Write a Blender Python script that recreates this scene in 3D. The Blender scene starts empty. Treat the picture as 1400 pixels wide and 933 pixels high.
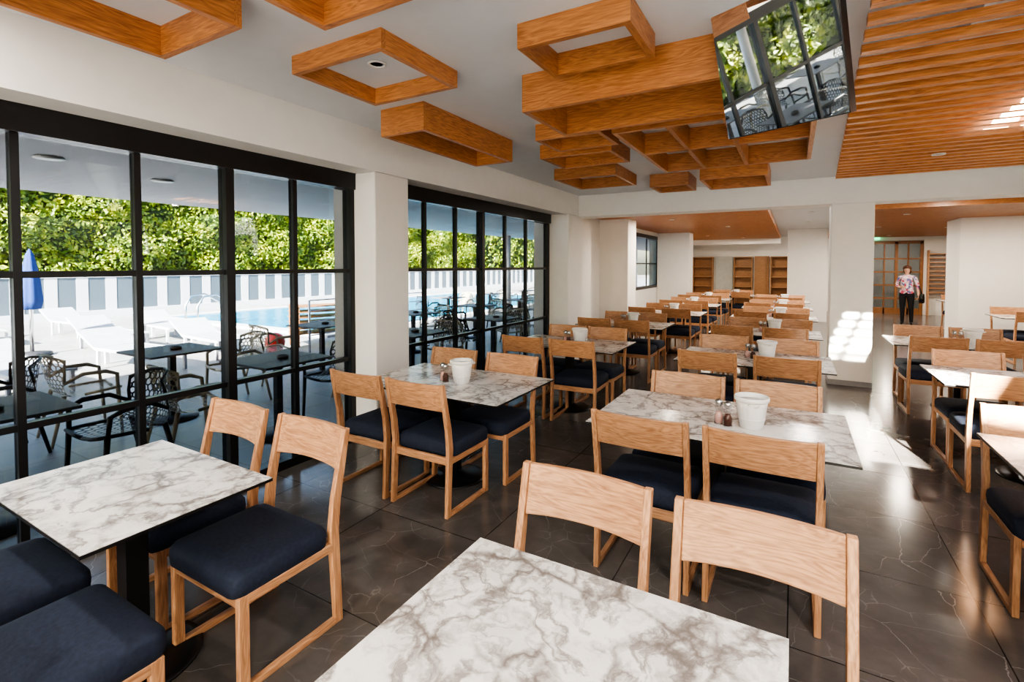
import bpy, bmesh, math, random
from mathutils import Vector, Matrix
random.seed(7)
scene = bpy.context.scene
COL = scene.collection

# ------------------------------------------------------------------ materials
def nmat(name):
    m = bpy.data.materials.new(name); m.use_nodes = True
    nt = m.node_tree; b = nt.nodes['Principled BSDF']
    return m, nt, b
def N(nt, t, **kw):
    n = nt.nodes.new(t)
    for k, v in kw.items():
        if k in n.inputs: n.inputs[k].default_value = v
        else: setattr(n, k, v)
    return n
def simple(name, col, rough=0.5, metal=0.0, var=0.06, scale=8.0, bump=0.0, spec=0.5):
    m, nt, b = nmat(name)
    tc = N(nt, 'ShaderNodeTexCoord'); no = N(nt, 'ShaderNodeTexNoise'); no.inputs['Scale'].default_value = scale
    no.inputs['Detail'].default_value = 4
    nt.links.new(tc.outputs['Object'], no.inputs['Vector'])
    r = N(nt, 'ShaderNodeValToRGB')
    c = Vector(col)
    r.color_ramp.elements[0].position = .3; r.color_ramp.elements[1].position = .7
    r.color_ramp.elements[0].color = (*(c*(1-var)), 1); r.color_ramp.elements[1].color = (*(c*(1+var)), 1)
    nt.links.new(no.outputs['Fac'], r.inputs['Fac']); nt.links.new(r.outputs['Color'], b.inputs['Base Color'])
    b.inputs['Roughness'].default_value = rough; b.inputs['Metallic'].default_value = metal
    b.inputs['Specular IOR Level'].default_value = spec
    if bump:
        bp = N(nt, 'ShaderNodeBump'); bp.inputs['Strength'].default_value = bump; bp.inputs['Distance'].default_value = .01
        nt.links.new(no.outputs['Fac'], bp.inputs['Height']); nt.links.new(bp.outputs['Normal'], b.inputs['Normal'])
    return m
def wood(name, c0, c1, axis, rough=0.4, sc=1.0):
    m, nt, b = nmat(name)
    tc = N(nt, 'ShaderNodeTexCoord'); mp = N(nt, 'ShaderNodeMapping')
    s = [16*sc, 16*sc, 16*sc]; s[axis] = 1.5*sc
    mp.inputs['Scale'].default_value = s
    oi = N(nt, 'ShaderNodeObjectInfo')
    mul = N(nt, 'ShaderNodeMath', operation='MULTIPLY'); mul.inputs[1].default_value = 13.0
    nt.links.new(oi.outputs['Random'], mul.inputs[0])
    nt.links.new(tc.outputs['Object'], mp.inputs['Vector'])
    add = N(nt, 'ShaderNodeVectorMath', operation='ADD')
    nt.links.new(mp.outputs['Vector'], add.inputs[0]); nt.links.new(mul.outputs[0], add.inputs[1])
    n1 = N(nt, 'ShaderNodeTexNoise'); n1.inputs['Scale'].default_value = 1.0; n1.inputs['Detail'].default_value = 3; n1.inputs['Distortion'].default_value = .6
    nt.links.new(add.outputs[0], n1.inputs['Vector'])
    m2 = N(nt, 'ShaderNodeMath', operation='MULTIPLY'); m2.inputs[1].default_value = 11.0
    nt.links.new(n1.outputs['Fac'], m2.inputs[0])
    fr = N(nt, 'ShaderNodeMath', operation='PINGPONG'); fr.inputs[1].default_value = .5
    nt.links.new(m2.outputs[0], fr.inputs[0])
    n2 = N(nt, 'ShaderNodeTexNoise'); n2.inputs['Scale'].default_value = 7.0; n2.inputs['Detail'].default_value = 5
    nt.links.new(add.outputs[0], n2.inputs['Vector'])
    mx = N(nt, 'ShaderNodeMath', operation='MULTIPLY_ADD'); mx.inputs[1].default_value = .6
    nt.links.new(fr.outputs[0], mx.inputs[0]); 
    m3 = N(nt, 'ShaderNodeMath', operation='MULTIPLY'); m3.inputs[1].default_value = .8
    nt.links.new(n2.outputs['Fac'], m3.inputs[0]); nt.links.new(m3.outputs[0], mx.inputs[2])
    r = N(nt, 'ShaderNodeValToRGB'); r.color_ramp.elements[0].position = .2; r.color_ramp.elements[1].position = .8
    r.color_ramp.elements[0].color = (*c0, 1); r.color_ramp.elements[1].color = (*c1, 1)
    nt.links.new(mx.outputs[0], r.inputs['Fac'])
    hv = N(nt, 'ShaderNodeHueSaturation'); mr = N(nt, 'ShaderNodeMapRange'); mr.inputs[3].default_value = .86; mr.inputs[4].default_value = 1.1
    nt.links.new(oi.outputs['Random'], mr.inputs[0]); nt.links.new(mr.outputs[0], hv.inputs['Value']); nt.links.new(r.outputs['Color'], hv.inputs['Color'])
    nt.links.new(hv.outputs['Color'], b.inputs['Base Color'])
    b.inputs['Roughness'].default_value = rough
    return m
def veins(nt, vec, scale, width, dist, detail=6, rough=.55):
    n = N(nt, 'ShaderNodeTexNoise'); n.inputs['Scale'].default_value = scale; n.inputs['Detail'].default_value = detail
    n.inputs['Distortion'].default_value = dist; n.inputs['Roughness'].default_value = rough
    nt.links.new(vec, n.inputs['Vector'])
    s = N(nt, 'ShaderNodeMath', operation='SUBTRACT'); s.inputs[1].default_value = .5
    a = N(nt, 'ShaderNodeMath', operation='ABSOLUTE')
    nt.links.new(n.outputs['Fac'], s.inputs[0]); nt.links.new(s.outputs[0], a.inputs[0])
    mr = N(nt, 'ShaderNodeMapRange'); mr.inputs[1].default_value = 0; mr.inputs[2].default_value = width
    mr.inputs[3].default_value = 1; mr.inputs[4].default_value = 0
    nt.links.new(a.outputs[0], mr.inputs[0]); return mr.outputs[0]
def mulo(nt, a, b_):
    m = N(nt, 'ShaderNodeMath', operation='MULTIPLY')
    nt.links.new(a, m.inputs[0])
    if isinstance(b_, float): m.inputs[1].default_value = b_
    else: nt.links.new(b_, m.inputs[1])
    return m.outputs[0]
def mixc(nt, fac, a, b_):
    m = N(nt, 'ShaderNodeMix', data_type='RGBA')
    nt.links.new(fac, m.inputs[0])
    for i, x in ((6, a), (7, b_)):
        if isinstance(x, tuple): m.inputs[i].default_value = (*x, 1)
        else: nt.links.new(x, m.inputs[i])
    return m.outputs[2]
def marble(name, base, vein, rough=.22):
    m, nt, b = nmat(name)
    tc = N(nt, 'ShaderNodeTexCoord'); oi = N(nt, 'ShaderNodeObjectInfo')
    mu = N(nt, 'ShaderNodeMath', operation='MULTIPLY'); mu.inputs[1].default_value = 31.0
    nt.links.new(oi.outputs['Random'], mu.inputs[0])
    add = N(nt, 'ShaderNodeVectorMath', operation='ADD')
    nt.links.new(tc.outputs['Object'], add.inputs[0]); nt.links.new(mu.outputs[0], add.inputs[1])
    wn = N(nt, 'ShaderNodeTexNoise'); wn.inputs['Scale'].default_value = 14; wn.inputs['Detail'].default_value = 6
    nt.links.new(add.outputs[0], wn.inputs['Vector'])
    wa = N(nt, 'ShaderNodeVectorMath', operation='MULTIPLY_ADD'); wa.inputs[1].default_value = (.09, .09, .09)
    nt.links.new(wn.outputs['Color'], wa.inputs[0]); nt.links.new(add.outputs[0], wa.inputs[2])
    V = wa.outputs[0]
    vo = N(nt, 'ShaderNodeTexVoronoi', feature='DISTANCE_TO_EDGE'); vo.inputs['Scale'].default_value = 5.5
    nt.links.new(V, vo.inputs['Vector'])
    vm = N(nt, 'ShaderNodeMapRange'); vm.inputs[1].default_value = 0; vm.inputs[2].default_value = .085; vm.inputs[3].default_value = 1; vm.inputs[4].default_value = 0
    nt.links.new(vo.outputs['Distance'], vm.inputs[0])
    v1 = veins(nt, V, 2.6, .030, .5, 9, .6); v2 = veins(nt, V, 9, .05, .3, 8, .6)
    pn = N(nt, 'ShaderNodeTexNoise'); pn.inputs['Scale'].default_value = 4.0; pn.inputs['Detail'].default_value = 7; pn.inputs['Roughness'].default_value = .6
    nt.links.new(V, pn.inputs['Vector'])
    pr = N(nt, 'ShaderNodeMapRange'); pr.inputs[1].default_value = .40; pr.inputs[2].default_value = .58
    nt.links.new(pn.outputs['Fac'], pr.inputs[0])
    c = mixc(nt, mulo(nt, pr.outputs[0], .55), base, tuple(x*.70 for x in base))
    c = mixc(nt, mulo(nt, mulo(nt, v2, pr.outputs[0]), .55), c, vein)
    c = mixc(nt, mulo(nt, mulo(nt, vm.outputs[0], pr.outputs[0]), .95), c, vein)
    c = mixc(nt, mulo(nt, v1, .75), c, vein)
    nt.links.new(c, b.inputs['Base Color']); b.inputs['Roughness'].default_value = rough
    return m
def floor_mat():
    m, nt, b = nmat('floor_marble_tile')
    tc = N(nt, 'ShaderNodeTexCoord'); V = tc.outputs['Object']
    br = N(nt, 'ShaderNodeTexBrick'); br.offset = 0.0
    br.inputs['Scale'].default_value = 1.0; br.inputs['Mortar Size'].default_value = .003
    br.inputs['Brick Width'].default_value = .8; br.inputs['Row Height'].default_value = .8
    br.inputs['Color1'].default_value = (0, 0, 0, 1); br.inputs['Color2'].default_value = (1, 1, 1, 1)
    nt.links.new(V, br.inputs['Vector'])
    add = N(nt, 'ShaderNodeVectorMath', operation='MULTIPLY_ADD'); add.inputs[1].default_value = (7, 7, 7)
    nt.links.new(br.outputs['Color'], add.inputs[0]); nt.links.new(V, add.inputs[2])
    wn = N(nt, 'ShaderNodeTexNoise'); wn.inputs['Scale'].default_value = 3; wn.inputs['Detail'].default_value = 5
    nt.links.new(add.outputs[0], wn.inputs['Vector'])
    wa = N(nt, 'ShaderNodeVectorMath', operation='MULTIPLY_ADD'); wa.inputs[1].default_value = (.18, .18, .18)
    nt.links.new(wn.outputs['Color'], wa.inputs[0]); nt.links.new(add.outputs[0], wa.inputs[2])
    W = wa.outputs[0]
    def crack(scale, w):
        vo = N(nt, 'ShaderNodeTexVoronoi', feature='DISTANCE_TO_EDGE'); vo.inputs['Scale'].default_value = scale
        nt.links.new(W, vo.inputs['Vector'])
        mr = N(nt, 'ShaderNodeMapRange'); mr.inputs[1].default_value = 0; mr.inputs[2].default_value = w; mr.inputs[3].default_value = 1; mr.inputs[4].default_value = 0
        nt.links.new(vo.outputs['Distance'], mr.inputs[0]); return mr.outputs[0]
    v1 = crack(2.0, .005); v2 = crack(5, .016)
    pn = N(nt, 'ShaderNodeTexNoise'); pn.inputs['Scale'].default_value = 2.2; pn.inputs['Detail'].default_value = 8; pn.inputs['Roughness'].default_value = .62
    nt.links.new(W, pn.inputs['Vector'])
    pm = N(nt, 'ShaderNodeMapRange'); pm.inputs[1].default_value = .48; pm.inputs[2].default_value = .62
    nt.links.new(pn.outputs['Fac'], pm.inputs[0])
    pm2 = N(nt, 'ShaderNodeMapRange'); pm2.inputs[1].default_value = .53; pm2.inputs[2].default_value = .41
    nt.links.new(pn.outputs['Fac'], pm2.inputs[0])
    c = mixc(nt, pn.outputs['Fac'], (.034, .030, .028), (.190, .170, .158))
    c = mixc(nt, mulo(nt, mulo(nt, v2, pm.outputs[0]), .30), c, (.42, .39, .37))
    c = mixc(nt, mulo(nt, mulo(nt, v1, pm2.outputs[0]), .40), c, (.52, .49, .46))
    c = mixc(nt, br.outputs['Fac'], c, (.020, .018, .017))
    nt.links.new(c, b.inputs['Base Color'])
    b.inputs['Roughness'].default_value = .18; b.inputs['Specular IOR Level'].default_value = .5
    return m
def terrace_mat():
    m, nt, b = nmat('terrace_tile')
    tc = N(nt, 'ShaderNodeTexCoord')
    br = N(nt, 'ShaderNodeTexBrick'); br.offset = 0.0
    br.inputs['Scale'].default_value = 1.0; br.inputs['Mortar Size'].default_value = .006
    br.inputs['Brick Width'].default_value = .6; br.inputs['Row Height'].default_value = .6
    br.inputs['Color1'].default_value = (.25, .25, .26, 1); br.inputs['Color2'].default_value = (.29, .29, .30, 1)
    br.inputs['Mortar'].default_value = (.13, .13, .13, 1)
    nt.links.new(tc.outputs['Object'], br.inputs['Vector']); nt.links.new(br.outputs['Color'], b.inputs['Base Color'])
    b.inputs['Roughness'].default_value = .4
    return m
def glass_mat(name, tint=(.97, .98, .98)):
    m = bpy.data.materials.new(name); m.use_nodes = True; nt = m.node_tree; nt.nodes.clear()
    o = N(nt, 'ShaderNodeOutputMaterial'); t = N(nt, 'ShaderNodeBsdfTransparent'); g = N(nt, 'ShaderNodeBsdfGlossy')
    t.inputs[0].default_value = (*tint, 1); g.inputs['Roughness'].default_value = .02
    lw = N(nt, 'ShaderNodeLayerWeight'); lw.inputs[0].default_value = .5
    pw = N(nt, 'ShaderNodeMath', operation='POWER'); pw.inputs[1].default_value = 5.0
    ma = N(nt, 'ShaderNodeMath', operation='MULTIPLY_ADD'); ma.inputs[1].default_value = .75; ma.inputs[2].default_value = .03
    nt.links.new(lw.outputs['Facing'], pw.inputs[0]); nt.links.new(pw.outputs[0], ma.inputs[0])
    mx = N(nt, 'ShaderNodeMixShader')
    nt.links.new(ma.outputs[0], mx.inputs[0]); nt.links.new(t.outputs[0], mx.inputs[1]); nt.links.new(g.outputs[0], mx.inputs[2])
    nt.links.new(mx.outputs[0], o.inputs[0]); return m
def emit(name, col, s):
    m, nt, b = nmat(name); b.inputs['Emission Color'].default_value = (*col, 1); b.inputs['Emission Strength'].default_value = s
    b.inputs['Base Color'].default_value = (*col, 1); return m
def leaf_mat():
    m, nt, b = nmat('hedge_leaves')
    g = N(nt, 'ShaderNodeTexCoord'); n = N(nt, 'ShaderNodeTexNoise'); n.inputs['Scale'].default_value = 2.2; n.inputs['Detail'].default_value = 9
    n.inputs['Roughness'].default_value = .8
    nt.links.new(g.outputs['Object'], n.inputs['Vector'])
    r = N(nt, 'ShaderNodeValToRGB'); e = r.color_ramp.elements
    e[0].position = .38; e[0].color = (.014, .042, .002, 1); e[1].position = .62; e[1].color = (.42, .44, .02, 1)
    k = e.new(.5); k.color = (.12, .19, .007, 1)
    nt.links.new(n.outputs['Fac'], r.inputs['Fac']); nt.links.new(r.outputs['Color'], b.inputs['Base Color'])
    b.inputs['Roughness'].default_value = .5
    return m
def floral_mat():
    m, nt, b = nmat('floral_blouse')
    g = N(nt, 'ShaderNodeTexCoord'); v = N(nt, 'ShaderNodeTexVoronoi'); v.inputs['Scale'].default_value = 22
    nt.links.new(g.outputs['Object'], v.inputs['Vector'])
    r = N(nt, 'ShaderNodeValToRGB'); r.color_ramp.interpolation = 'CONSTANT'; e = r.color_ramp.elements
    e[0].color = (.70, .62, .66, 1); e[1].position = .35; e[1].color = (.55, .08, .14, 1)
    k = e.new(.55); k.color = (.12, .15, .32, 1); k = e.new(.75); k.color = (.6, .35, .45, 1)
    s = N(nt, 'ShaderNodeSeparateColor'); nt.links.new(v.outputs['Color'], s.inputs[0])
    nt.links.new(s.outputs[0], r.inputs['Fac']); nt.links.new(r.outputs['Color'], b.inputs['Base Color'])
    b.inputs['Roughness'].default_value = .8
    return m

M = {}
M['wall'] = simple('wall_plaster', (.84, .82, .785), .65, var=.015)
M['ceil'] = simple('ceiling_plaster', (.70, .715, .74), .6, var=.015)
M['floor'] = floor_mat()
M['terrace'] = terrace_mat()
M['ground'] = simple('ground_gravel', (.22, .21, .19), .9, var=.1)
M['black'] = simple('black_aluminium', (.010, .010, .011), .35, var=.1)
M['glass'] = glass_mat('window_glass')
M['tinted'] = glass_mat('tinted_window_glass', (.56, .575, .58))  # tint added to hold back outdoor brightness under the strong sun
W0, W1 = (.28, .125, .058), (.60, .330, .178)
M['oak_x'] = wood('oak_grain_x', W0, W1, 0)
M['oak_y'] = wood('oak_grain_y', W0, W1, 1)
M['oak_z'] = wood('oak_grain_z', W0, W1, 2)
M['box_x'] = wood('ceiling_oak_x', (.30, .105, .034), (.62, .275, .105), 0, .38)
M['box_y'] = wood('ceiling_oak_y', (.30, .105, .034), (.62, .275, .105), 1, .38)
M['fabric'] = simple('navy_charcoal_fabric', (.015, .022, .044), .85, var=.2, scale=60, bump=.15)
M['marble'] = marble('marble_laminate', (.78, .75, .71), (.18, .150, .135))
M['white'] = simple('white_ceramic', (.80, .79, .76), .3, var=.02)
M['steel'] = simple('brushed_steel', (.6, .6, .6), .25, 1.0)
M['clear'] = glass_mat('clear_acrylic', (.9, .9, .9))
M['pepper'] = simple('peppercorns', (.10, .035, .02), .7, var=.5, scale=200)
M['salt'] = simple('pink_salt', (.70, .42, .36), .6, var=.2, scale=200)
M['resin_d'] = simple('charcoal_resin', (.03, .03, .035), .45)
M['resin_l'] = simple('beige_resin', (.46, .40, .30), .45)
M['slate'] = simple('dark_laminate', (.15, .14, .145), .5, spec=.2)
M['leaf'] = leaf_mat()
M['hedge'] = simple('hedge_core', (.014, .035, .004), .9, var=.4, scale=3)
M['fence_w'] = simple('white_paint', (.46, .48, .51), .4, var=.01)
M['fence_g'] = simple('grey_blue_panel', (.08, .105, .13), .3)
M['water'] = simple('pool_water', (.003, .16, .28), .25, var=.12, scale=3, spec=.08)
M['blue'] = simple('blue_canvas', (.006, .035, .17), .8)
M['lounger'] = simple('lounger_textile', (.32, .34, .37), .6)
M['mirror'] = simple('mirror_glass', (.9, .9, .9), .015, 1.0, var=0)
M['emit'] = emit('lamp_lens', (1, .9, .75), 2.0)
M['green'] = emit('exit_sign_green', (.05, .8, .35), 2.0)
M['grey'] = simple('grey_panel', (.45, .46, .44), .3)
M['shelfwood'] = wood('shelf_wood', (.25, .12, .05), (.42, .22, .10), 0)
M['doorwood'] = wood('door_wood', (.18, .08, .03), (.34, .16, .07), 2)
M['skin'] = simple('skin', (.62, .38, .28), .5, var=.05)
M['hair'] = simple('brown_hair', (.10, .04, .02), .55, var=.3, scale=60)
M['trouser'] = simple('black_trousers', (.012, .012, .014), .8)
M['leather'] = simple('black_leather', (.012, .011, .011), .35)
M['floral'] = floral_mat()
M['lip'] = simple('lips', (.5, .12, .10), .4)
M['eye'] = simple('eye_dark', (.03, .02, .015), .2)
M['eyew'] = simple('eye_white', (.75, .73, .70), .3)
M['canopy'] = simple('canopy_soffit', (.42, .42, .44), .6, var=.02)
M['grille'] = simple('grille_grey', (.35, .35, .36), .5)
M['red'] = simple('red_plastic', (.6, .03, .02), .4)

# ------------------------------------------------------------------ builder
class B:
    def __init__(s): s.v = []; s.f = []; s.m = []; s.mats = []; s.sm = []
    def mi(s, k):
        if k not in s.mats: s.mats.append(k)
        return s.mats.index(k)
    def add(s, vs, fs, k, smooth=False):
        o = len(s.v); s.v += [tuple(x) for x in vs]; i = s.mi(k)
        for f in fs: s.f.append(tuple(o+j for j in f)); s.m.append(i); s.sm.append(smooth)
    def box(s, lo, hi, k, rot=None, piv=None):
        x0, y0, z0 = lo; x1, y1, z1 = hi
        vs = [(x0,y0,z0),(x1,y0,z0),(x1,y1,z0),(x0,y1,z0),(x0,y0,z1),(x1,y0,z1),(x1,y1,z1),(x0,y1,z1)]
        if rot is not None:
            p = Vector(piv); vs = [rot @ (Vector(v)-p)+p for v in vs]
        s.add(vs, [(3,2,1,0),(4,5,6,7),(0,1,5,4),(1,2,6,5),(2,3,7,6),(3,0,4,7)], k)
    def strip_post(s, path, hw, x0, x1, k):   # ribbon polyline in (y,z), half width hw list
        L = []; R = []
        for i, (y, z) in enumerate(path):
            a = path[max(i-1, 0)]; b = path[min(i+1, len(path)-1)]
            t = Vector((b[0]-a[0], b[1]-a[1])).normalized(); n = Vector((t.y, -t.x))
            if i in (0, len(path)-1): n = Vector((1, 0))
            L.append((y-n.x*hw[i], z-n.y*hw[i])); R.append((y+n.x*hw[i], z+n.y*hw[i]))
        n = len(path); vs = []
        for i in range(n):
            vs += [(x0, *L[i]), (x0, *R[i]), (x1, *R[i]), (x1, *L[i])]
        fs = [(0,1,2,3), (4*n-1, 4*n-2, 4*n-3, 4*n-4)]
        for i in range(n-1):
            a = 4*i
            for j in range(4): fs.append((a+j, a+4+j, a+4+(j+1) % 4, a+(j+1) % 4))
        s.add(vs, fs, k)
    def lathe(s, prof, c, k, seg=24, ribs=0, ribamp=0):
        vs = []; n = len(prof)
        for r, z in prof:
            for j in range(seg):
                a = 2*math.pi*j/seg
                rr = r*(1+ribamp*math.cos(ribs*a)) if ribs else r
                vs.append((c[0]+rr*math.cos(a), c[1]+rr*math.sin(a), c[2]+z))
        fs = []
        for i in range(n-1):
            for j in range(seg):
                fs.append((i*seg+j, i*seg+(j+1) % seg, (i+1)*seg+(j+1) % seg, (i+1)*seg+j))
        if prof[0][0] > 1e-5: fs.append(tuple(reversed(range(seg))))
        if prof[-1][0] > 1e-5: fs.append(tuple(range((n-1)*seg, n*seg)))
        s.add(vs, fs, k, True)
    def tube(s, pts, r, k, seg=8):
        pts = [Vector(p) for p in pts]; n = len(pts); vs = []
        if not isinstance(r, (list, tuple)): r = [r]*n
        for i, p in enumerate(pts):
            t = (pts[min(i+1, n-1)]-pts[max(i-1, 0)]).normalized()
            u = t.cross(Vector((0, 0, 1)))
            if u.length < .1: u = t.cross(Vector((1, 0, 0)))
            u.normalize(); w = t.cross(u)
            for j in range(seg):
                a = 2*math.pi*j/seg; vs.append(p+(u*math.cos(a)+w*math.sin(a))*r[i])
        fs = [tuple(range(seg)), tuple(reversed(range((n-1)*seg, n*seg)))]
        for i in range(n-1):
            for j in range(seg): fs.append((i*seg+j, (i+1)*seg+j, (i+1)*seg+(j+1) % seg, i*seg+(j+1) % seg))
        s.add(vs, fs, k, True)
    def rings(s, rings, k):      # closed loft of rings with caps
        n = len(rings[0]); vs = [v for r in rings for v in r]; fs = [tuple(reversed(range(n))), tuple(range((len(rings)-1)*n, len(rings)*n))]
        for i in range(len(rings)-1):
            for j in range(n): fs.append((i*n+j, i*n+(j+1) % n, (i+1)*n+(j+1) % n, (i+1)*n+j))
        s.add(vs, fs, k, True)
    def ball(s, c, r, k, seg=12, ringn=8):
        vs = []; fs = []
        for i in range(ringn+1):
            a = math.pi*i/ringn
            for j in range(seg):
                b = 2*math.pi*j/seg
                vs.append((c[0]+r[0]*math.sin(a)*math.cos(b), c[1]+r[1]*math.sin(a)*math.sin(b), c[2]-r[2]*math.cos(a)))
        for i in range(ringn):
            for j in range(seg): fs.append((i*seg+j, i*seg+(j+1) % seg, (i+1)*seg+(j+1) % seg, (i+1)*seg+j))
        s.add(vs, fs, k, True)
    def mesh(s, name):
        me = bpy.data.meshes.new(name); me.from_pydata(s.v, [], s.f); me.validate()
        for k in s.mats: me.materials.append(M[k])
        if len(me.polygons) == len(s.m):
            me.polygons.foreach_set('material_index', s.m); me.polygons.foreach_set('use_smooth', s.sm)
        bm = bmesh.new(); bm.from_mesh(me)
        bmesh.ops.recalc_face_normals(bm, faces=bm.faces); bm.to_mesh(me); bm.free(); me.update()
        return me
    def obj(s, name, loc=(0, 0, 0), rz=0, bevel=0, parent=None):
        return put(s.mesh(name), name, loc, rz, bevel, parent)
def put(me, name, loc=(0, 0, 0), rz=0, bevel=0, parent=None):
    o = bpy.data.objects.new(name, me); COL.objects.link(o); o.location = loc; o.rotation_euler = (0, 0, rz)
    if bevel:
        b = o.modifiers.new('bevel', 'BEVEL'); b.width = bevel; b.segments = 2; b.limit_method = 'ANGLE'; b.angle_limit = math.radians(50)
    if parent: o.parent = parent
    return o
def boxobj(name, lo, hi, k, bevel=0):
    c = [(a+b)/2 for a, b in zip(lo, hi)]
    b = B(); b.box([a-x for a, x in zip(lo, c)], [a-x for a, x in zip(hi, c)], k)
    return b.obj(name, c, 0, bevel)

# ------------------------------------------------------------------ room shell
XW = -3.6; ZC = 2.87
b = B(); b.box((-3.75, -4, -.12), (3.0, 9.0, 0), 'floor'); b.box((-3.75, 9.0, -.12), (6.5, 21, 0), 'floor'); b.obj('floor')
# ceiling with two openings added to let sun onto the right-hand aisle and column
HOLES = ((1.62, 2.16, -.1, 2.05), (1.35, 2.0, 3.7, 5.1))
b = B(); ye = -4.2
for x0, x1, y0, y1 in HOLES:
    b.box((-3.85, ye, ZC), (3.2, y0, 3.15), 'ceil'); b.box((-3.85, y0, ZC), (x0, y1, 3.15), 'ceil'); b.box((x1, y0, ZC), (3.2, y1, 3.15), 'ceil'); ye = y1
b.box((-3.85, ye, ZC), (3.2, 8.5, 3.15), 'ceil')
b.box((-3.85, 8.5, 2.72), (6.7, 21.2, 3.15), 'ceil'); b.obj('ceiling')
for i, (x0, x1, y0, y1) in enumerate(HOLES):  # glazing and rims of the added sun openings
    b = B(); b.box((x0, y0, 3.10), (x1, y1, 3.11), 'glass')
    b.box((x0-.04, y0-.04, 3.151), (x0, y1+.04, 3.17), 'black'); b.box((x1, y0-.04, 3.151), (x1+.04, y1+.04, 3.17), 'black'); b.obj('window_%d' % (8+i))
# left wall
b = B()
b.box((-3.85, -4.2, 2.5), (-3.29, 8.1, ZC), 'wall')
b.box((-3.85, 3.27, 0), (-3.55, 3.72, 2.5), 'wall')
b.box((-3.85, 7.48, 0), (-3.55, 11.3, 2.5), 'wall')
b.box((-3.85, 8.1, 2.5), (-3.55, 21.2, 2.9), 'wall')
b.box((-3.70, 11.3, 0), (-3.55, 15.2, 1.0), 'wall')
b.box((-3.85, 15.2, 0), (-3.55, 21.2, 2.5), 'wall')
b.box((-3.85, -4.2, 0), (-3.55, -4.0, 2.5), 'wall')
b.obj('wall_left')
b = B()
b.box((-3.85, 21, 0), (2.3, 21.2, 2.9), 'wall'); b.box((3.75, 21, 0), (6.7, 21.2, 2.9), 'wall'); b.box((2.3, 21, 2.5), (3.75, 21.2, 2.9), 'wall')
b.obj('wall_back')
b = B()
WR = ((.7, 2.1, 2.15, 2.72), (2.75, 4.5, 1.86, 2.45), (5.4, 6.6, 1.86, 2.72))  # openings added to this unseen wall to bring in sun and sky light
ye = -4.2
for y0, y1, z0, z1 in WR:
    b.box((3.0, ye, 0), (3.2, y0, ZC), 'wall'); b.box((3.0, y0, 0), (3.2, y1, z0), 'wall'); b.box((3.0, y0, z1), (3.2, y1, ZC), 'wall'); ye = y1
b.box((3.0, ye, 0), (3.2, 9.0, ZC), 'wall')
b.obj('wall_right')
b = B(); b.box((3.0, 9.0, 0), (6.7, 9.2, ZC), 'wall'); b.box((6.5, 9.2, 0), (6.7, 21.2, 2.9), 'wall'); b.obj('wall_side_room')
b = B()
b.box((-3.85, -4.2, 2.55), (3.2, -4.0, ZC), 'wall'); b.box((2.6, -4.2, 0), (3.2, -4.0, 2.55), 'wall'); b.obj('wall_near')

def window_y(name, y0, y1, mull, z0, z1, bars, head=.15, thick=(), dp=1.0):
    b = B(); x = XW
    b.box((x-.07, y0, z1-head), (x+.07, y1, z1), 'black')
    b.box((x-.06, y0, z0), (x+.06, y1, z0+.07), 'black')
    for y in (y0, y1-.07): b.box((x-.05*dp, y, z0), (x+.05*dp, y+.07, z1), 'black')
    for y in mull: b.box((x-.03*dp, y-.018, z0), (x+.03*dp, y+.018, z1), 'black')
    for y in thick: b.box((x-.05, y-.03, z0), (x+.05, y+.03, z1), 'black')
    for z in bars: b.box((x-.028*dp, y0, z-.018), (x+.028*dp, y1, z+.018), 'black')
    b.box((x-.004, y0+.03, z0+.03), (x+.004, y1-.03, z1-.05), 'tinted')
    return b.obj(name)
m1 = [3.2-.56*i for i in range(1, 13)]
window_y('window_1', -4.0, 3.27, [y for i, y in enumerate(m1)], 0, 2.5, (1.60, .78), thick=(2.09, -.15, -2.4))
window_y('window_2', 3.72, 7.48, [4.3, 4.88, 5.45, 6.07, 6.70], 0, 2.5, (1.60, .78), thick=(5.45,), dp=.8)
window_y('window_3', 11.3, 15.2, [12.6, 13.9], 1.0, 2.5, (1.7,), head=.1, dp=.4)
b = B()
for x in [-3.5+.87*i for i in range(8)]: b.box((x-.025, -4.13, 0), (x+.025, -4.07, 2.55), 'black')
for z in (.04, 1.6, .8, 2.5): b.box((-3.55, -4.13, z-.03), (2.6, -4.07, z+.03), 'black')
b.box((-3.55, -4.104, .02), (2.6, -4.096, 2.53), 'tinted'); b.obj('window_4')  # glazed front added behind the camera as daylight fill
for i, (y0, y1, z0, z1) in enumerate(WR):  # glazing of the added side openings
    b = B(); b.box((3.08, y0, z0), (3.12, y1, z0+.03), 'black'); b.box((3.08, y0, z1-.03), (3.12, y1, z1), 'black')
    b.box((3.098, y0, z0+.02), (3.102, y1, z1-.02), 'tinted'); b.obj('window_%d' % (5+i))

def pillar(lo, hi): boxobj('pillar', lo, hi, 'wall', .012)
pillar((-3.56, 3.25, 0), (-3.29, 3.70, 2.5))
pillar((-3.56, 7.48, 0), (-3.22, 8.1, 2.5))
pillar((-3.56, 9.9, 0), (-2.94, 10.5, 2.72))
pillar((-3.54, 14.9, 0), (-2.62, 15.5, 2.72))
pillar((.44, 8.1, 0), (.93, 8.5, 2.5))
pillar((-.16, 16.8, 0), (.85, 17.5, 2.72))
pillar((2.88, 13.0, 0), (5.2, 14.0, 2.72))
boxobj('beam', (-3.55, 8.1, 2.5), (6.5, 8.5, ZC-.001), 'wall')
boxobj('beam', (-3.55, 19.6, 2.42), (-.4, 20.0, 2.719), 'wall')
b = B(); b.box((.43, 8.09, 0), (.94, 8.51, .07), 'grille'); b.obj('baseboard_pillar')
b = B(); b.box((2.87, 12.99, 0), (5.21, 14.01, .07), 'grille'); b.obj('baseboard_right')

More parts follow.
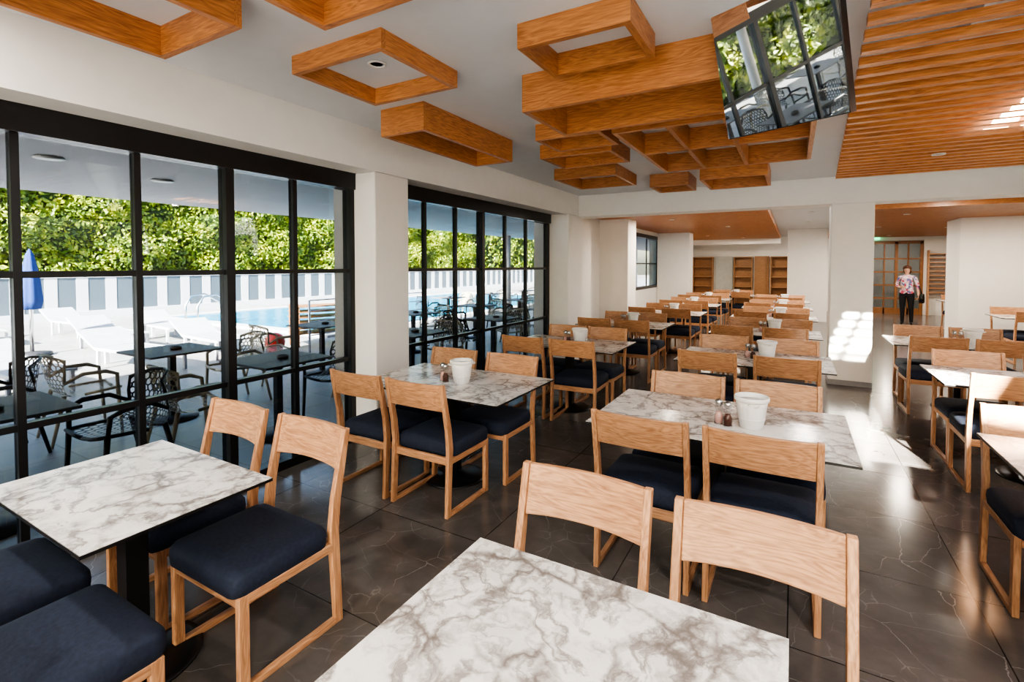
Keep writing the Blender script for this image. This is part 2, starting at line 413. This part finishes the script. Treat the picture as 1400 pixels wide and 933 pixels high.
# ------------------------------------------------------------------ ceiling oak frames
def frame(x0, x1, y0, y1, zb, t=.035, extra=None):
    b = B(); zt = ZC
    cx, cy = (x0+x1)/2, (y0+y1)/2
    def bx(a, c, k): b.box((a[0]-cx, a[1]-cy, zb), (c[0]-cx, c[1]-cy, zt), k)
    bx((x0, y0), (x1, y0+t), 'box_x'); bx((x0, y1-t), (x1, y1), 'box_x')
    bx((x0, y0+t), (x0+t, y1-t), 'box_y'); bx((x1-t, y0+t), (x1, y1-t), 'box_y')
    if extra:
        for e in extra:
            if e[0] == 'y': bx((e[1], y0+t), (e[1]+t, y1-t), 'box_y')
            else: bx((x0+t, e[1]), (x1-t, e[1]+t), 'box_x')
    b.obj('ceiling_oak_frame', (cx, cy, 0))
frame(-2.556, -1.85, 1.88, 2.54, 2.765)
frame(-2.83, -2.40, 2.87, 4.20, 2.66)
frame(-1.23, -.65, 2.2, 2.65, 2.745)
frame(-1.53, -.12, 2.8, 3.47, 2.634)
frame(-2.85, -2.18, .55, 1.35, 2.72)
frame(-1.87, -1.19, .80, 1.55, 2.72)
frame(-1.96, -1.37, 3.83, 4.32, 2.73)
frame(-2.25, -1.5, 4.5, 5.1, 2.73)
frame(-2.65, -1.85, 5.7, 6.6, 2.73)
frame(-1.25, .13, 3.75, 5.6, 2.68, extra=(('y', -.85), ('y', -.45), ('x', 4.6)))
frame(-1.0, -.27, 6.3, 7.2, 2.68)
frame(-1.7, -1.2, 6.7, 7.3, 2.70)

# slatted timber ceilings
b = B(); y = 2.35
while y < 7.4:
    xl = .264+(y-2.5)*.0363
    b.box((xl, y, 2.735), (3.0, y+.055, 2.775), 'box_x'); y += .185
for x in (.7, 1.5, 2.4): b.box((x, 2.3, 2.775), (x+.03, 7.4, ZC), 'ceil')
b.obj('slatted_timber_ceiling')
def slats(x0, x1, y0, y1, z):
    b = B(); y = y0
    while y < y1: b.box((x0, y, z), (x1, y+.10, z+.05), 'box_x'); y += .13
    b.box((x0, y0, z+.05), (x1, y1, 2.72), 'box_y')
    b.obj('slatted_timber_ceiling')
slats(-3.5, -.4, 8.7, 19.5, 2.60); slats(.95, 6.4, 10.3, 20.6, 2.60)
b = B(); b.box((-1.25, 5.9, ZC-.02), (-1.25+.5, 6.2, ZC), 'ceil')
for i in range(6): b.box((-1.23, 5.93+i*.045, ZC-.026), (-.77, 5.95+i*.045, ZC-.02), 'grille')
b.obj('air_vent')
# tilted mirror panel hung from the ceiling
b = B(); b.box((-.30, -.06, -.29), (.25, .0, .50), 'black'); b.box((-.297, -.066, -.286), (.246, -.0605, .496), 'mirror'); b.box((-.3055, -.06, -.285), (-.3005, -.0, .49), 'mirror')
o = b.obj('hanging_mirror_panel', (-.035, 2.63, 2.595))
o.rotation_euler = (Matrix.Rotation(math.radians(-25), 3, 'Z') @ Matrix.Rotation(math.radians(16.5), 3, 'X')).to_euler()

# downlights
def downlight(x, y, z, power, col=(1, .93, .85)):
    b = B(); b.lathe([(.055, -.002), (.055, -.012), (.042, -.012), (.038, -.004)], (0, 0, 0), 'white', 20)
    b.lathe([(.001, -.005), (.037, -.005)], (0, 0, 0), 'emit' if power else 'grille', 20)
    o = b.obj('downlight', (x, y, z))
    if not power: return
    l = bpy.data.lights.new('lamp', 'AREA'); l.shape = 'DISK'; l.size = .1; l.energy = power; l.color = col
    lo = bpy.data.objects.new('lamp', l); COL.objects.link(lo); lo.parent = o; lo.location = (0, 0, -.02)
for x, y in ((-2.2, 2.2), (-.95, 2.42), (-2.5, .95), (-1.5, 1.2), (-1.7, 4.1), (-1.9, 4.8), (-2.2, 6.1), (-.6, 6.8)): downlight(x, y, ZC, 0)
for x, y in ((-1.2, -1.2), (.6, -.6), (.9, 1.2), (-2.6, -1.5), (-.4, -2.6), (2.4, -2.0), (-2.9, .1)): downlight(x, y, ZC, 25)  # lamps added out of view to brighten the near end
for x, y in ((2.3, 4.6),): downlight(x, y, 2.73, 6)
for x, y in ((1.1, 3.3), (1.2, 6.2)): downlight(x, y, 2.73, 0)
for x, y in ((.2, 9.6), (.3, 11.5), (.3, 14.0), (2.2, 9.6), (.5, 18.8)): downlight(x, y, 2.72, 26)
for x, y in ((-2.2, 10.5), (-1.4, 13.0), (-2.4, 16.8), (-1.5, 18.5), (1.8, 11.5), (3.8, 11.4), (1.8, 15.0), (3.3, 16.0), (4.5, 18.5), (2.6, 19.4)):
    downlight(x, y, 2.60, 30, (1, .88, .72))

# ------------------------------------------------------------------ dining chair
def chair_mesh():
    b = B(); W = .235
    path = [(-.235, 0), (-.222, .25), (-.212, .44), (-.228, .58), (-.262, .74), (-.292, .885)]
    hw = [.020, .022, .024, .022, .019, .015]
    for sx in (-1, 1):
        x0, x1 = (sx*W-.014, sx*W+.014)
        b.strip_post(path, hw, x0, x1, 'oak_z')
        b.box((x0, .195, 0), (x1, .238, .385), 'oak_z')
        b.box((x0, -.215, 0), (x1, .195, .028), 'oak_y')
        b.box((x0, -.20, .345), (x1, .20, .385), 'oak_y')
    b.box((-W+.014, .205, .335), (W-.014, .232, .385), 'oak_x'); b.box((-W+.014, -.222, .335), (W-.014, -.20, .385), 'oak_x')
    def rr(ins, z, bul=0):
        hx, y0, y1, r = W+.012-ins, -.185+ins, .255-ins, .045; pts = []
        cs = [(hx-r, y1-r, 0), (-hx+r, y1-r, 90), (-hx+r, y0+r, 180), (hx-r, y0+r, 270)]
        for cx, cy, a0 in cs:
            for q in range(5):
                a = math.radians(a0+q*22.5); pts.append((cx+r*math.cos(a), cy+r*math.sin(a), z))
        return pts
    b.rings([rr(.012, .372), rr(.0, .384), rr(-.003, .42), rr(-.001, .450), rr(.010, .468), rr(.030, .478), rr(.08, .484), rr(.15, .487)], 'fabric')
    nx = 12; vs = []; fs = []
    for i in range(nx+1):
        x = -W+.0142+(2*W-.0284)*i/nx; u = x/W; cy = -.030*(1-u*u)
        zt = .882; zb = .700+.008*(1-u*u)
        for k, (z, y) in enumerate(((zb, -.252), ((zb+zt)/2, -.272), (zt, -.291))):
            vs += [(x, y+cy+.011, z), (x, y+cy-.011, z)]
    for i in range(nx):
        a = i*6; c = a+6
        fs += [(a, a+2, c+2, c), (a+2, a+4, c+4, c+2), (a+1, c+1, c+3, a+3), (a+3, c+3, c+5, a+5), (a, c, c+1, a+1), (a+4, a+5, c+5, c+4)]
    fs += [(0, 1, 3, 2), (2, 3, 5, 4)]; e = nx*6; fs += [(e, e+2, e+3, e+1), (e+2, e+4, e+5, e+3)]
    b.add(vs, fs, 'oak_x')
    return b.mesh('dining_chair')
CH = chair_mesh()
def chair(x, y, face, jit=.02):
    put(CH, 'dining_chair', (x+random.uniform(-jit, jit), y, 0), (0 if face > 0 else math.pi)+random.uniform(-jit, jit)*1.2, .004)

def table_mesh(w, d):
    b = B()
    b.box((-w/2, -d/2, .738), (w/2, d/2, .7495), 'black')
    b.box((-w/2+.0015, -d/2+.0015, .7495), (w/2-.0015, d/2-.0015, .752), 'marble')
    b.box((-w/2+.12, -.03, .71), (w/2-.12, .03, .738), 'black'); b.box((-.03, -d/2+.1, .71), (.03, d/2-.1, .738), 'black')
    b.box((-.04, -.04, .02), (.04, .04, .72), 'black')
    b.lathe([(.24, 0), (.24, .008), (.20, .016), (.09, .026), (.055, .05)], (0, 0, 0), 'black', 36)
    return b.mesh('marble_table')
TB = {}
def table(cx, y0, y1, w, nm='marble_dining_table'):
    key = (round(w, 2), round(y1-y0, 2))
    if key not in TB: TB[key] = table_mesh(w, y1-y0)
    put(TB[key], nm, (cx, (y0+y1)/2, 0))

def bucket_mesh():
    b = B()
    b.lathe([(.055, 0), (.058, .004), (.068, .06), (.076, .12), (.081, .152)], (0, 0, 0), 'white', 64, 20, .012)
    b.lathe([(.083, .150), (.089, .154), (.090, .168), (.087, .176), (.081, .176), (.078, .168), (.072, .12), (.052, .01), (.001, .008)], (0, 0, 0), 'white', 48)
    b.lathe([(.066, .05), (.069, .053), (.0695, .057), (.067, .060)], (0, 0, 0), 'white', 48)
    for s in (-1, 1):
        b.tube([(s*.084, -.025, .145), (s*.100, -.018, .148), (s*.104, 0, .149), (s*.100, .018, .148), (s*.084, .025, .145)], .005, 'white')
    return b.mesh('ice_bucket')
def mill_mesh(fill):
    b = B()
    b.lathe([(.020, .002), (.021, .05), (.015, .062), (.013, .07)], (0, 0, 0), fill, 16)
    b.lathe([(.024, 0), (.025, .004), (.024, .05), (.016, .066), (.016, .078), (.022, .088), (.022, .098), (.013, .106)], (0, 0, 0), 'clear', 16)
    b.lathe([(.012, .103), (.018, .108), (.022, .120), (.020, .134), (.010, .142), (.001, .144)], (0, 0, 0), 'steel', 16)
    b.lathe([(.025, 0), (.026, .006), (.0245, .008)], (0, 0, 0), 'steel', 16)
    return b.mesh('mill')
BK = bucket_mesh(); M1 = mill_mesh('salt'); M2 = mill_mesh('pepper')
def setting(x, y):
    put(BK, 'ice_bucket', (x, y, .7521), random.uniform(0, 3))
    put(M1, 'salt_mill', (x-.165, y-.02, .7521)); put(M2, 'pepper_mill', (x-.115, y-.05, .7521))

# row 1
table(-2.355, .63, 1.28, .91); table(-.44, .62, 1.335, .89)
chair(-2.66, 1.305, -1, 0); chair(-2.05, 1.305, -1, 0)
chair(-2.60, .57, 1, 0); chair(-2.00, .555, 1, 0)
chair(-.655, 1.385, -1, 0); chair(-.08, 1.37, -1, 0)
chair(-.66, .30, 1, 0)
# row 2
table(-2.285, 2.65, 3.51, 1.31); table(-.375, 2.65, 3.51, 1.31); table(1.52, 2.62, 3.51, 1.31)
for x in (-2.72, -2.17): chair(x, 2.77, 1, 0)
for x in (-2.70, -2.09): chair(x, 3.36, -1, 0)
for x in (-.68, -.12): chair(x, 2.77, 1, 0)
for x in (-.64, -.08): chair(x, 3.33, -1, 0)
for x in (1.2, 1.8): chair(x, 2.73, 1, 0); chair(x-.04, 3.36, -1, 0)
setting(-2.19, 3.05); setting(-.19, 3.0); setting(1.55, 3.05)
for x in (1.2, 1.8): chair(x, 1.30, -1)
table(1.52, .5, 1.3, 1.2)
rows = [(4.83, 5.70), (7.0, 7.87), (9.2, 10.07), (11.4, 12.27), (13.6, 14.47), (15.8, 16.67)]
for ri, (y0, y1) in enumerate(rows):
    cols = [(-2.24, 1), (-.33, 1), (1.66, 1)]
    if ri >= 2: cols = [(-2.08, 1), (-.3, 1)]
    if ri == 5: cols = [(-1.6, 1)]
    if ri == 3: cols = cols+[(3.75, 1)]
    if ri == 5: cols = cols+[(3.9, 1)]
    for cx, _ in cols:
        table(cx, y0, y1, 1.31)
        for dx in (-.31, .27):
            chair(cx+dx, y0+.12, 1, .035); chair(cx+dx+.02, y1-.17, -1, .035)
        setting(cx+.12, (y0+y1)/2)

# ------------------------------------------------------------------ far room furniture
def bookcase(x, w, h=1.98):
    b = B()
    b.box((0, 0, 0), (w, .02, h), 'shelfwood')
    for xx in (0, w-.03): b.box((xx, -.3, 0), (xx+.03, 0, h), 'shelfwood')
    for i in range(6): b.box((.03, -.29, .06+i*(h-.09)/5), (w-.03, 0, .09+i*(h-.09)/5), 'shelfwood')
    b.obj('bookcase', (x, 20.95, 0))
bookcase(-3.5, .75); bookcase(-2.0, .65); bookcase(-.75, .7)
boxobj('grey_wall_panel', (-2.7, 20.93, 0), (-2.05, 20.99, 2.0), 'grey')
boxobj('grey_wall_panel', (-1.3, 20.93, 0), (-.8, 20.99, 2.0), 'shelfwood')
b = B()
for xx in (2.32, 2.99, 3.66): b.box((xx, 20.98, 0), (xx+.08, 21.1, 2.45), 'doorwood')
b.box((2.32, 20.98, 2.38), (3.74, 21.1, 2.48), 'doorwood')
for z in (.0, .5, .95, 1.4, 1.85): b.box((2.4, 20.99, z), (3.66, 21.08, z+(.2 if z == 0 else .05)), 'doorwood')
for xx in (2.68, 3.33): b.box((xx, 20.99, 0), (xx+.04, 21.08, 2.4), 'doorwood')
b.box((2.4, 21.03, .1), (3.66, 21.04, 2.4), 'glass'); b.obj('door_1')
b = B(); b.box((1.5, 21.2, -.12), (5, 24, 0), 'floor'); b.obj('floor_lobby')
b = B(); b.box((1.5, 24, 0), (5, 24.1, 2.9), 'grey'); b.box((1.4, 21.2, 0), (1.5, 24.1, 2.9), 'wall'); b.box((5, 21.2, 0), (5.1, 24.1, 2.9), 'wall'); b.box((1.4, 21.2, 2.9), (5.1, 24.1, 3.0), 'wall'); b.obj('wall_lobby')
downlight(3.1, 22.6, 2.9, 12)
boxobj('exit_sign', (2.25, 20.90, 2.54), (2.55, 20.98, 2.66), 'green')
b = B()
for i in range(10): b.box((3.85, 20.75, .75+i*.14), (5.0, 20.99, .78+i*.14), 'oak_x')
for xx in (3.83, 5.0): b.box((xx, 20.75, 0), (xx+.03, 20.99, 2.15), 'oak_z')
b.obj('louvre_shelf')

# ------------------------------------------------------------------ woman
def skinned(name, joints, edges, mats_fn, parent, sub=2):
    me = bpy.data.meshes.new(name); me.from_pydata([j[0] for j in joints], edges, [])
    o = bpy.data.objects.new(name, me); COL.objects.link(o)
    md = o.modifiers.new('skin', 'SKIN'); md.use_smooth_shade = True
    for i, j in enumerate(joints):
        sv = me.skin_vertices[0].data[i]; sv.radius = (j[1], j[2]); sv.use_root = (i == 0)
    ss = o.modifiers.new('sub', 'SUBSURF'); ss.levels = sub; ss.render_levels = sub
    dg = bpy.context.evaluated_depsgraph_get(); dg.update()
    m2 = bpy.data.meshes.new_from_object(o.evaluated_get(dg)); m2.name = name
    o.modifiers.clear(); o.data = m2; m2.materials.clear()
    keys = []; idx = []
    for p in m2.polygons:
        k = mats_fn(p.center)
        if k not in keys: keys.append(k)
        idx.append(keys.index(k)); p.use_smooth = True
    for k in keys: m2.materials.append(M[k])
    for p, i in zip(m2.polygons, idx): p.material_index = i
    o.parent = parent; return o
W = bpy.data.objects.new('woman', None); COL.objects.link(W); W.location = (2.74, 17.3, 0); W.rotation_euler = (0, 0, math.radians(-14))
J = [((0, 0, .93), .165, .12), ((0, .005, 1.05), .145, .11), ((0, -.005, 1.19), .155, .125), ((0, .01, 1.31), .125, .09), ((0, .015, 1.375), .055, .05), ((0, .01, 1.42), .045, .045),
     ((0, 0, 1.475), .062, .078), ((0, 0, 1.545), .082, .098), ((0, .005, 1.60), .062, .075),
     ((-.165, .015, 1.325), .058, .055), ((-.225, .04, 1.08), .044, .044), ((-.14, -.15, 1.04), .030, .028), ((-.10, -.20, 1.045), .020, .026),
     ((.165, .015, 1.325), .058, .055), ((.235, .03, 1.08), .044, .044), ((.255, -.04, .87), .028, .027), ((.258, -.06, .81), .018, .028),
     ((-.085, .005, .82), .10, .10), ((-.09, -.01, .48), .066, .066), ((-.09, .02, .10), .040, .043), ((-.09, 0, .045), .036, .042), ((-.10, -.13, .030), .036, .026),
     ((.085, .005, .82), .10, .10), ((.10, -.02, .48), .066, .066), ((.11, .02, .10), .040, .043), ((.11, 0, .045), .036, .042), ((.13, -.13, .030), .036, .026)]
E = [(0,1),(1,2),(2,3),(3,4),(4,5),(5,6),(6,7),(7,8),(3,9),(9,10),(10,11),(11,12),(3,13),(13,14),(14,15),(15,16),(0,17),(17,18),(18,19),(19,20),(20,21),(0,22),(22,23),(23,24),(24,25),(25,26)]
def wm(c):
    if c.z < .085: return 'leather'
    if c.z > 1.385: return 'skin'
    if c.x > .19 and c.z < 1.0: return 'skin'
    if c.y < -.10 and c.x < -.05 and .95 < c.z < 1.12: return 'skin'
    if c.z < .88: return 'trouser'
    return 'floral'
skinned('body', J, E, wm, W)
def hand(base, d, up, side, parent):
    base = Vector(base); d = Vector(d).normalized(); side = Vector(side).normalized(); up = Vector(up).normalized()
    b = B()
    for i, (o, L) in enumerate(((-.027, .062), (-.009, .072), (.009, .068), (.027, .054))):
        p0 = base+side*o; p1 = p0+d*L*.45+up*.004; p2 = p1+d*L*.3+up*.014; p3 = p2+d*L*.2+up*.022
        b.tube([p0-d*.04, p0, p1, p2, p3], [.009, .009, .0085, .0075, .005], 'skin')
    b.tube([base-d*.05-side*.015, base-d*.02-side*.036, base+d*.01-side*.046+up*.012, base+d*.03-side*.040+up*.02], [.012, .011, .009, .006], 'skin')
    b.obj('hand', parent=parent)
hand((-.075, -.225, 1.045), (.7, -.6, 0), (.5, .6, 0), (0, 0, -1), W)
hand((.259, -.07, .775), (0, -.12, -1), (-1, -.1, 0), (0, -1, .1), W)
b = B()
for s in (-1, 1):
    b.ball((s*.030, -.086, 1.545), (.015, .010, .007), 'eyew'); b.ball((s*.030, -.093, 1.545), (.006, .005, .006), 'eye')
    b.tube([(s*.014, -.094, 1.562), (s*.03, -.095, 1.567), (s*.047, -.084, 1.561)], .0032, 'hair')
    b.ball((s*.080, .005, 1.535), (.010, .018, .028), 'skin')
b.tube([(0, -.088, 1.552), (0, -.102, 1.528), (0, -.108, 1.517), (0, -.090, 1.508)], [.007, .010, .014, .010], 'skin')
b.ball((0, -.088, 1.482), (.022, .007, .006), 'lip')
b.obj('face', parent=W)
b = B(); n = 26; R = []
for (z, rx, ry, cy) in ((1.41, .05, .035, .075), (1.44, .078, .050, .058), (1.48, .090, .068, .045), (1.53, .096, .085, .030), (1.575, .099, .098, .012), (1.61, .090, .092, .006), (1.635, .066, .068, .006), (1.65, .03, .03, .008)):
    R.append([(rx*math.cos(2*math.pi*j/n)*(1+.03*math.sin(7*j)), cy+ry*math.sin(2*math.pi*j/n)*(1+.03*math.cos(5*j)), z) for j in range(n)])
b.rings(R, 'hair')
b.obj('hair', parent=W)
b = B()
b.rings([[(x*s+.33, y*s-.02, z) for x, y in ((-.05, -.14), (.05, -.14), (.06, 0), (.05, .14), (-.05, .14), (-.06, 0))] for z, s in ((.62, .8), (.64, 1), (.78, 1.0), (.86, .85), (.87, .8))], 'leather')
b.tube([(.32, -.10, .86), (.285, -.07, 1.0), (.262, -.0, 1.09), (.285, .07, 1.0), (.32, .08, .86)], .009, 'leather')
b.obj('handbag', parent=W)

# ------------------------------------------------------------------ exterior
boxobj('ground', (-80, -90, -.3), (60, 90, -.13), 'ground')
boxobj('terrace_floor', (-30, -60, -.12), (-3.751, 60, -.003), 'terrace')
boxobj('terrace_canopy', (-7.7, -12, 2.52), (-3.86, 45, 2.72), 'canopy')
for x, y in ((-5.2, 1.6), (-5.6, 2.6), (-5.0, 5.2), (-6.2, .9)):
    b = B(); b.lathe([(.09, 0), (.10, -.012), (.001, -.014)], (0, 0, 0), 'white', 24); b.obj('canopy_downlight', (x, y, 2.519))
for y in (-6, -2.8, 6.6, 12.5, 19, 26):
    b = B(); b.lathe([(.09, 0), (.09, 2.52)], (0, 0, 0), 'wall', 24); b.obj('canopy_column', (-7.3, y, 0))
def hedge(name, xf, ya, yb, dense, n, ztop, thick):
    b = B(); ny, nz = int((yb-ya)*1.7), 14; vs = []; fs = []
    for j in range(nz+1):
        for i in range(ny+1): vs.append((xf-.28+random.uniform(-.2, .2), ya+(yb-ya)*i/ny, (ztop-.3)*j/nz))
    for j in range(nz):
        for i in range(ny): a = j*(ny+1)+i; fs.append((a, a+1, a+ny+2, a+ny+1))
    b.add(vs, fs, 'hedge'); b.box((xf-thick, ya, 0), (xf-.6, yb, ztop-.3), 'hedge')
    vs = []; fs = []
    for i in range(n):
        far = i % 4 == 0
        y = random.uniform(ya, yb) if far else random.uniform(*dense)
        z = random.uniform(.3, ztop*.88) if i % 8 else random.uniform(.1, ztop)
        x = xf+.16*math.sin(y*2.1+z)+.14*math.sin(z*3.1-y*1.3)+random.uniform(-.15, .25)
        u = Vector((random.gauss(0, .5), random.gauss(0, 1), random.gauss(0, 1))).normalized()
        w = u.cross(Vector((random.gauss(.8, .6), random.gauss(0, .6), random.gauss(.4, .6)))).normalized()
        s = random.uniform(.04, .09)*(1.7 if far else 1); c = Vector((x, y, z)); o = len(vs)
        vs += [c-u*s, c+w*s*.55, c+u*s, c-w*s*.55]; fs.append((o, o+1, o+2, o+3))
    b.add(vs, fs, 'leaf')
    me = bpy.data.meshes.new(name); me.from_pydata(b.v, [], b.f)
    for k in b.mats: me.materials.append(M[k])
    me.polygons.foreach_set('material_index', b.m); put(me, name)
hedge('hedge', -20.62, -50, 60, (3, 30), 88000, 5.9, 1.6)
hedge('low_hedge', -9.6, -11, -3.5, (-10.5, -4), 9000, 2.3, 1.2)
b = B(); y = -55; fx = -19.3
b.box((fx-.1, -56, 0), (fx+.1, 55, .22), 'fence_w'); b.box((fx-.06, -56, 1.27), (fx+.02, 55, 1.33), 'fence_w')
while y < 55:
    b.box((fx-.04, y, .22), (fx, y+.30, 1.27), 'fence_w'); b.box((fx-.03, y+.30, .22), (fx-.01, y+.75, 1.27), 'fence_g'); y += .75
b.obj('pool_fence')
b = B(); b.box((-17, 8, -.003), (-9.6, 24, .012), 'water')
for lo, hi in (((-17.4, 7.6), (-9.2, 8)), ((-17.4, 24), (-9.2, 24.4)), ((-17.4, 8), (-17, 24)), ((-9.6, 8), (-9.2, 24))):
    b.box((lo[0], lo[1], -.003), (hi[0], hi[1], .05), 'fence_w')
b.obj('swimming_pool')
b = B()
for x in (-14.4, -13.8):
    b.tube([(x, 7.2, .0), (x, 7.2, .55), (x, 7.35, .8), (x, 7.7, .85), (x, 8.1, .6), (x, 8.25, .02)], .025, 'steel')
b.obj('pool_ladder')
def lounger():
    b = B()
    for s in (-.32, .29): b.box((s, -.95, .30), (s+.03, .45, .34), 'fence_w')
    for s in (-.32, .29):
        for y in (-.85, .35): b.box((s, y, 0), (s+.04, y+.05, .30), 'fence_w')
    b.box((-.29, -.95, .315), (.29, .45, .335), 'lounger')
    r = Matrix.Rotation(math.radians(25), 3, 'X')
    b.box((-.32, .45, .30), (.32, 1.05, .34), 'lounger', r, (0, .45, .32))
    b.box((-.03, .75, 0), (.03, .80, .46), 'fence_w')
    return b.mesh('sun_lounger')
LG = lounger()
for i, (x, y) in enumerate(((-8.9, 2.3), (-9.2, 3.8), (-9.5, 5.2), (-11.6, 2.0), (-11.9, 4.5), (-12.2, 5.7), (-14.6, 3.2), (-14.9, 5.0), (-8.6, .9), (-11.2, .6))):
    put(LG, 'sun_lounger', (x, y, 0), math.radians(90+random.uniform(-6, 6)))
b = B(); b.lathe([(.03, 0), (.03, 1.9)], (0, 0, 0), 'steel', 10); b.lathe([(.28, 0), (.28, .05), (.05, .08)], (0, 0, 0), 'resin_d', 20)
b.lathe([(.12, .85), (.15, 1.0), (.11, 1.5), (.05, 1.85), (.01, 1.95)], (0, 0, 0), 'blue', 18, 6, .18); b.obj('closed_parasol', (-12.05, 3.4, 0))
b = B()
for y in (6.0, 7.6, 9.2): b.tube([(0, y, 0), (0, y, 1.0)], .02, 'steel')
for z in (.35, .6, .8, 1.0): b.tube([(0, 6.0, z), (0, 9.2, z)], .012, 'steel')
b.obj('terrace_railing', (-7.75, 0, 0))
b = B()
for i in range(6): b.box((-.8, -.3, .25+.11*i), (.8, .3, .27+.11*i), 'doorwood')
for x in (-.78, .72):
    for y in (-.28, .22): b.box((x, y, 0), (x+.05, y+.05, .84), 'doorwood')
b.obj('towel_rack', (-8.6, 7.2, 0), math.radians(70))
b = B(); b.ball((0, 0, .30), (.17, .17, .17), 'red'); b.lathe([(.12, 0), (.13, .2)], (0, 0, 0), 'red', 16); b.obj('red_beach_ball', (-7.9, 5.4, 0))

def resin_chair(k):
    prof = [(.25, .43), (.12, .425), (-.02, .415), (-.14, .42), (-.205, .47), (-.245, .57), (-.275, .69), (-.30, .82)]
    def P(s, t):
        s = max(0, min(1, s)); t = max(-1, min(1, t)); f = s*7; i = min(int(f), 6); g = f-i
        y = prof[i][0]*(1-g)+prof[i+1][0]*g; z = prof[i][1]*(1-g)+prof[i+1][1]*g
        wd = .22+.05*math.sin(math.pi*min(1, s*1.1)) if s < .85 else .25-.3*(s-.85)
        bk = max(0, s-.45)/.55
        y += .14*bk*t*t; z += .03*t*t*(1-bk)-.05*bk*abs(t)**4
        return (wd*t, y, z)
    bm = bmesh.new(); vd = {}
    def V(s, t):
        p = P(s, t); q = tuple(round(c, 4) for c in p)
        if q not in vd: vd[q] = bm.verts.new(p)
        return vd[q]
    dx = .17; rp = .0555
    for r in range(0, 19):
        for c in range(-7, 8):
            cs = r*rp; ct = c*dx+(dx/2 if r % 2 else 0); a1 = rp*2/3; a2 = rp/3
            h = [(cs+a1, ct), (cs+a2, ct+dx/2), (cs-a2, ct+dx/2), (cs-a1, ct), (cs-a2, ct-dx/2), (cs+a2, ct-dx/2)]
            vv = []
            for a in h:
                v = V(*a)
                if v not in vv: vv.append(v)
            if len(vv) > 2:
                try: bm.faces.new(vv)
                except: pass
    bmesh.ops.wireframe(bm, faces=bm.faces[:], thickness=.014, offset=0, use_replace=True, use_boundary=True, use_even_offset=False)
    me = bpy.data.meshes.new('shell'); bm.to_mesh(me); bm.free()
    b = B(); b.add([v.co[:] for v in me.vertices], [tuple(p.vertices) for p in me.polygons], k)
    for s in (-1, 1):
        b.tube([P(1, s*.0)]+[P(1, s*.5), P(1, s), P(.85, s), P(.72, s)], .012, k)
        b.tube([P(.72, s), (s*.275, -.05, .64), (s*.285, .12, .64), (s*.27, .21, .60), (s*.25, .22, .44)], [.014, .018, .02, .018, .015], k)
        b.tube([P(.3, s), P(.1, s), P(0, s), P(0, s*.5), P(0, 0)], .014, k)
        b.tube([(s*.25, .22, .46), (s*.245, .25, 0)], [.02, .013], k)
        b.tube([(s*.22, -.17, .45), (s*.245, -.27, 0)], [.02, .013], k)
    return b.mesh('terrace_armchair')
RD = resin_chair('resin_d'); RL = resin_chair('resin_l')
bt = B(); bt.box((-.36, -.36, .725), (.36, .36, .745), 'slate'); bt.box((-.03, -.03, .02), (.03, .03, .725), 'resin_d'); bt.lathe([(.24, 0), (.24, .015), (.05, .04)], (0, 0, 0), 'resin_d', 24)
TT = bt.mesh('terrace_table')
ba = B(); ba.lathe([(.001, .004), (.045, .004), (.05, 0), (.055, .03), (.045, .032), (.042, .012), (.001, .012)], (0, 0, 0), 'resin_d', 20); AT = ba.mesh('ashtray')
def tset(x, y, kinds, rot=0):
    put(TT, 'terrace_table', (x, y, 0), rot); put(AT, 'ashtray', (x+.05, y+.02, .7455))
    for i, (dx, dy, r) in enumerate(((-.18, -.72, 0), (.0, .72, math.pi), (-.74, 0, -math.pi/2))):
        if i < len(kinds) and kinds[i]:
            put(RD if kinds[i] == 'd' else RL, 'terrace_armchair', (x+dx, y+dy, 0), r+random.uniform(-.25, .25))
tset(-5.8, 2.75, 'll'); tset(-4.35, 3.0, 'ld'); tset(-4.35, 1.0, 'dd'); tset(-5.9, .7, 'dd')
for x in (-4.5, -6.3):
    for y in (5.1, 7.2, 9.3, 11.4, 13.5, 15.6, 18): tset(x, y, random.choice(('dld', 'lld', 'dll') if x > -5 else ('dl', 'll')))
for y in (-1.2, -3.2): tset(-4.6, y, 'dld'); tset(-6.2, y, 'ld')
for y in (-5.4, -7.6): tset(-4.7, y, 'dld'); tset(-6.2, y, 'ld')
tset(-8.5, 11.2, 'dl'); tset(-8.5, 13.4, 'ld'); tset(-8.5, 15.6, 'ld')

# ------------------------------------------------------------------ lighting
SUN = Vector((-.20, .83, -.52))
w = bpy.data.worlds.new('World'); scene.world = w; w.use_nodes = True; nt = w.node_tree
bg = nt.nodes['Background']
sky = nt.nodes.new('ShaderNodeTexSky'); sky.sky_type = 'NISHITA'; sky.sun_disc = False; sky.sun_elevation = math.radians(32); sky.sun_rotation = math.radians(166)
sky.air_density = 1.2; sky.dust_density = 2.5
nt.links.new(sky.outputs[0], bg.inputs['Color']); bg.inputs['Strength'].default_value = 1.3
sd = bpy.data.lights.new('sun', 'SUN'); sd.energy = 95.0; sd.angle = math.radians(1.2); sd.color = (1, .93, .82)
so = bpy.data.objects.new('sun', sd); COL.objects.link(so)
so.rotation_euler = SUN.to_track_quat('-Z', 'Y').to_euler(); so.location = (5, -15, 12)

# ------------------------------------------------------------------ camera
cd = bpy.data.cameras.new('camera'); co = bpy.data.objects.new('camera', cd); COL.objects.link(co)
co.location = (0, 0, 1.65); co.rotation_euler = (math.radians(90-1.7), 0, math.radians(29.8))
cd.sensor_width = 36; cd.lens = 672/1400*36; cd.shift_y = -83.5/1400; cd.clip_start = .05; cd.clip_end = 300
scene.camera = co
scene.view_settings.view_transform = 'AgX'; scene.view_settings.look = 'AgX - High Contrast'; scene.view_settings.exposure = 0.6
